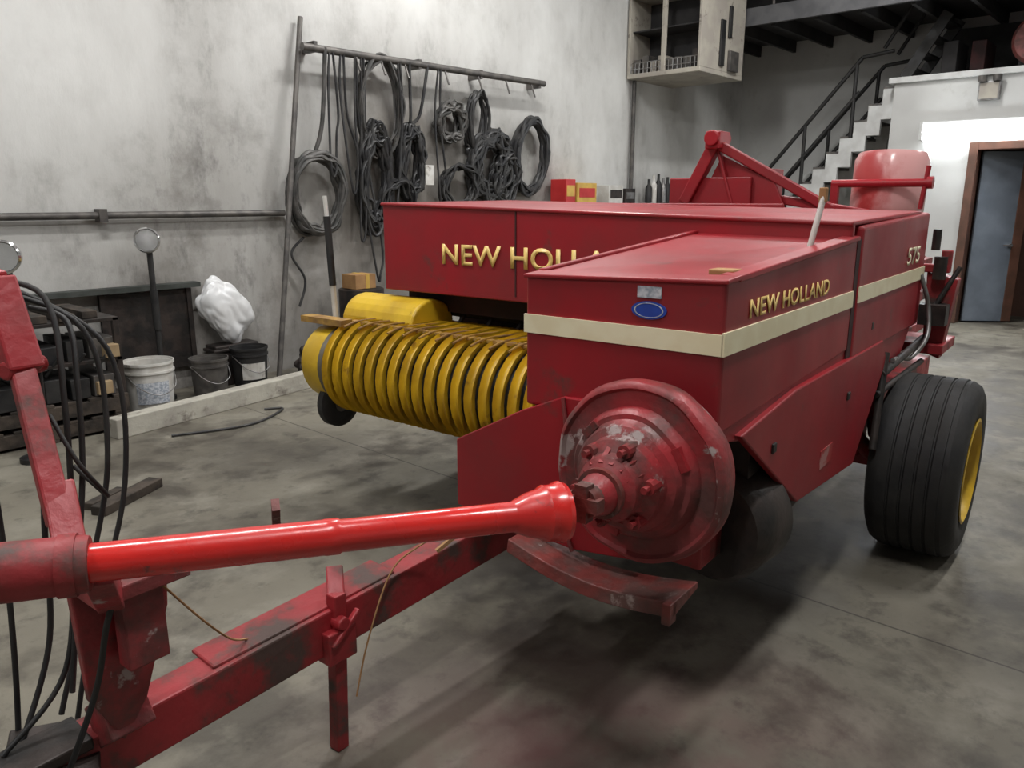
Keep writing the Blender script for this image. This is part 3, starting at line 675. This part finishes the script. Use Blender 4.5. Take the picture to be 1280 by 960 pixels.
for a,l in ((.5,.06),(2.4,.05),(4.4,.05)):
    c=Vector((fc[0]+math.cos(a)*.155,1.612,fc[2]+math.sin(a)*.155)); bar(bm,c-Vector((-math.sin(a),0,math.cos(a)))*l/2,c+Vector((-math.sin(a),0,math.cos(a)))*l/2,.02,.02)
Fi("clutch_parts",bm,RED2,smooth=30)
bm=bmesh.new(); acyl(bm,(fc[0],1.395,fc[2]),(fc[0],1.47,fc[2]),.038,seg=16); bar(bm,(fc[0]-.045,1.40,fc[2]),(fc[0]+.045,1.40,fc[2]),.032); bar(bm,(fc[0],1.40,fc[2]-.045),(fc[0],1.401,fc[2]+.045),.032)
alathe(bm,[(1.465,.03),(1.465,.062),(1.48,.062),(1.48,.03)],fc,(0,1,0),24,closed=True)
Fi("universal_joint",bm,RUST,smooth=40)
bm=bmesh.new(); N_=14; ring=[]
for k in range(N_+1):
    t=k/N_; x=-1.36+t*.575; z=.582-.040*math.sin(t*PI)-.006*t; y0=1.72-.03*t
    ring.append([bm.verts.new(v) for v in [(x,y0,z),(x,y0-.008,z-.04),(x,y0+.01,z-.043),(x,1.84,z-.02),(x,1.84,z)]])
for A_,B_ in zip(ring[:-1],ring[1:]):
    for k in range(5): bm.faces.new([A_[k],A_[(k+1)%5],B_[(k+1)%5],B_[k]])
bm.faces.new(ring[0]); bm.faces.new(ring[-1][::-1]); abox(bm,-.81,-.785,1.67,1.71,.515,.575)
Fi("flywheel_guard",bm,RUST,.003)
btube("peeled_edge",[(-1.215,1.795,1.04),(-1.20,1.79,.95),(-1.21,1.79,.87),(-1.19,1.79,.78),(-1.2,1.79,.66),(-1.17,1.79,.57)],.006,WORN)
bm=bmesh.new(); alathe(bm,[(0,0),(0,.17),(.03,.19),(.2,.19),(.23,.17),(.23,0)],(-.90,2.15,.60),(.1,1,0),36); acyl(bm,(-1.1,1.8,.9),(-1.1,2.6,.8),.12); acyl(bm,(-.8,2.5,.55),(-.78,2.9,.6),.02); abox(bm,-1.35,-.8,2.2,3.4,.62,1.0)
Fi("gearbox_and_pulley",bm,DARK,smooth=40)
# ---- PTO shaft
A=Vector((-.91,1.355,.912)); Bq=Vector((-1.40,.53,.957)); d=(Bq-A); L_=d.length; d.normalize()
bm=bmesh.new()
alathe(bm,[(.02,.0),(.02,.058),(0,.066),(.012,.070),(.03,.063),(.05,.064),(.062,.056),(.09,.049),(.12,.036),(.125,.0335),(.5,.0335),(.505,.037),(.53,.037),(.535,.036),(L_+.1,.036),(L_+.1,0)],A,d,48)
Fi("pto_shaft_shield",bm,BRIGHT,smooth=35)
bm=bmesh.new()
alathe(bm,[(L_-.01,0),(L_-.01,.05),(L_,.053),(L_+.6,.055),(L_+.6,0)],A,d,40); alathe(bm,[(L_+.01,.053),(L_+.01,.057),(L_+.04,.057),(L_+.04,.053)],A,d,40)
Fi("front_shaft_tube",bm,RED2,smooth=35)
# ---- tongue
bm=bmesh.new(); bar(bm,(-1.74,.2,.325),(-1.62,2.3,.455),.10,.135); abox(bm,-1.72,-1.3,2.15,2.3,.42,.54)
bar(bm,(-1.725,.9,.438),(-1.69,1.5,.475),.12,.012)
Fi("drawbar",bm,RED2,.008)
bm=bmesh.new(); bar(bm,(-1.77,.1,.28),(-1.74,.62,.29),.18,.05); bar(bm,(-1.74,.15,.39),(-1.72,.6,.41),.12,.03); acyl(bm,(-1.74,.22,.24),(-1.74,.22,.45),.03); bar(bm,(-1.78,.45,.35),(-1.70,.62,.33),.22,.1)
Fi("hitch_clevis",bm,DARK,.005)
bm=bmesh.new(); bar(bm,(-1.635,1.25,.0),(-1.635,1.27,.50),.042); bar(bm,(-1.635,1.27,.48),(-1.70,1.32,.54),.05,.03); abox(bm,-1.665,-1.60,1.21,1.31,.30,.40); acyl(bm,(-1.59,1.26,.42),(-1.69,1.26,.42),.02); bar(bm,(-1.60,1.22,.36),(-1.60,1.32,.44),.02,.015)
Fi("jack_leg",bm,RED2,.005)
bm=bmesh.new()
aprism(bm,[(-1.60,.57,.84),(-1.60,.78,.83),(-1.60,.77,.70),(-1.60,.70,.50),(-1.60,.64,.42),(-1.60,.58,.55)],(-.025,0,0))
bar(bm,(-1.62,.66,.48),(-1.70,.66,.42),.10); abox(bm,-1.58,-1.53,.64,.73,.62,.84); abox(bm,-1.60,-1.50,.58,.78,.80,.835)
acyl(bm,(-1.56,.7,.72),(-1.66,.7,.72),.022); bar(bm,(-1.53,.62,.80),(-1.42,.56,.92),.05); acyl(bm,(-1.53,.74,.8),(-1.5,.74,.88),.018)
Fi("shaft_support",bm,WORN,.004)
bm=bmesh.new(); bar(bm,(-1.42,.95,.93),(-1.50,1.0,.82),.018,.03); Fi("support_strap",bm,RUST)
bm=bmesh.new()
bar(bm,(-1.62,.58,.96),(-1.82,.62,1.26),.048); bar(bm,(-1.81,.62,1.24),(-1.90,.62,1.43),.07); bar(bm,(-1.90,.62,1.42),(-2.1,.60,1.45),.06)
bar(bm,(-1.56,.57,.92),(-1.66,.60,1.03),.06,.03); acyl(bm,(-1.80,.58,1.25),(-1.84,.67,1.25),.02)
Fi("hose_support_arm",bm,RED2,.006)
bm=bmesh.new()
hs=[[(-1.98,.62,1.45),(-1.9,.66,1.41),(-1.84,.66,1.2),(-1.82,.62,.9),(-1.84,.60,.6),(-1.80,.5,.4)],
[(-1.98,.60,1.43),(-1.86,.70,1.39),(-1.78,.68,1.15),(-1.79,.66,.85),(-1.77,.6,.55),(-1.76,.45,.42)],
[(-2.0,.55,1.43),(-1.9,.55,1.2),(-1.88,.55,.8),(-1.86,.5,.3),(-1.84,.4,.05)],
[(-1.95,.7,1.36),(-1.86,.74,1.33),(-1.80,.72,1.2),(-1.78,.70,1.02),(-1.77,.66,.8),(-1.75,.6,.5)],
[(-2.0,.6,1.42),(-1.93,.8,1.30),(-1.88,.8,1.0),(-1.88,.72,.7),(-1.84,.6,.4)],
[(-2.05,.7,1.40),(-1.95,.86,1.24),(-1.90,.84,.9),(-1.90,.7,.5),(-1.9,.6,.1)],
[(-1.5,.62,.83),(-1.52,.6,.75),(-1.56,.58,.6),(-1.55,.5,.45),(-1.6,.45,.3)]]
for h in hs: atube(bm,h,.0065,8)
atube(bm,[(-1.76,.64,1.15),(-1.70,.66,1.05),(-1.72,.72,.95),(-1.78,.68,1.02)],.005,8)
Fi("hydraulic_hoses",bm,BLACK,smooth=60)
bm=bmesh.new()
atube(bm,[(-1.52,1.66,.60),(-1.58,1.55,.555),(-1.60,1.45,.50),(-1.6,1.35,.32),(-1.58,1.28,.18)],.003,6); atube(bm,[(-1.58,.74,.78),(-1.6,.85,.62),(-1.66,.95,.5),(-1.7,1.02,.45)],.003,6)
bar(bm,(-1.55,1.6,.53),(-1.5,1.70,.60),.012)
Fi("twine_strands",bm,mat("baling_twine",(.36,.20,.09),(.25,.13,.05),rough=.9),smooth=60)

# ================================================================= LIGHT
def area(name,loc,sx,sy,p,col=(1,.985,.965),rot=(0,0,0)):
    l=bpy.data.lights.new(name,'AREA'); l.shape='RECTANGLE'; l.size=sx; l.size_y=sy; l.energy=p; l.color=col
    o=bpy.data.objects.new(name,l); COL.objects.link(o); o.location=loc; o.rotation_euler=rot; return o
for k,(x,y,p) in enumerate([(1.5,3.7,120),(5.6,4.6,140),(1.0,.2,105),(5.0,.2,95),(8.8,3.2,110),(8.6,-2,95),(-2.5,2.0,95)]):
    e=empty("ceiling_light",(x,y,5.3))
    bm=bmesh.new(); abox(bm,-.75,.75,-.16,.16,.06,.12); abox(bm,-.75,-.72,-.16,.16,0,.06); abox(bm,.72,.75,-.16,.16,0,.06); finish("housing",bm,WPAINT,e)
    bm=bmesh.new(); acyl(bm,(-.71,-.07,.03),(.71,-.07,.03),.02); acyl(bm,(-.71,.07,.03),(.71,.07,.03),.02); finish("tubes",bm,TUBE,e)
    bm=bmesh.new(); acyl(bm,(-.5,0,.12),(-.5,0,.3),.01); acyl(bm,(.5,0,.12),(.5,0,.3),.01); finish("hangers",bm,PIPE,e)
    l=area("lamp",(0,0,-.02),1.4,.28,p); l.parent=e
area("office_lamp",(11.3,2.4,2.33),.12,1.3,30,(.93,.97,1),(0,math.radians(60),0)).parent=fx

w=bpy.data.worlds.new("World"); sc.world=w; w.use_nodes=True
w.node_tree.nodes["Background"].inputs[0].default_value=(.6,.65,.7,1); w.node_tree.nodes["Background"].inputs[1].default_value=.2

cam=bpy.data.cameras.new("camera"); co=bpy.data.objects.new("camera",cam); COL.objects.link(co); sc.camera=co
co.location=(0,0,1.6); co.rotation_euler=(math.radians(90-13.5),0,math.radians(-48))
cam.sensor_width=36; cam.lens=36*960/1280; cam.clip_start=.05
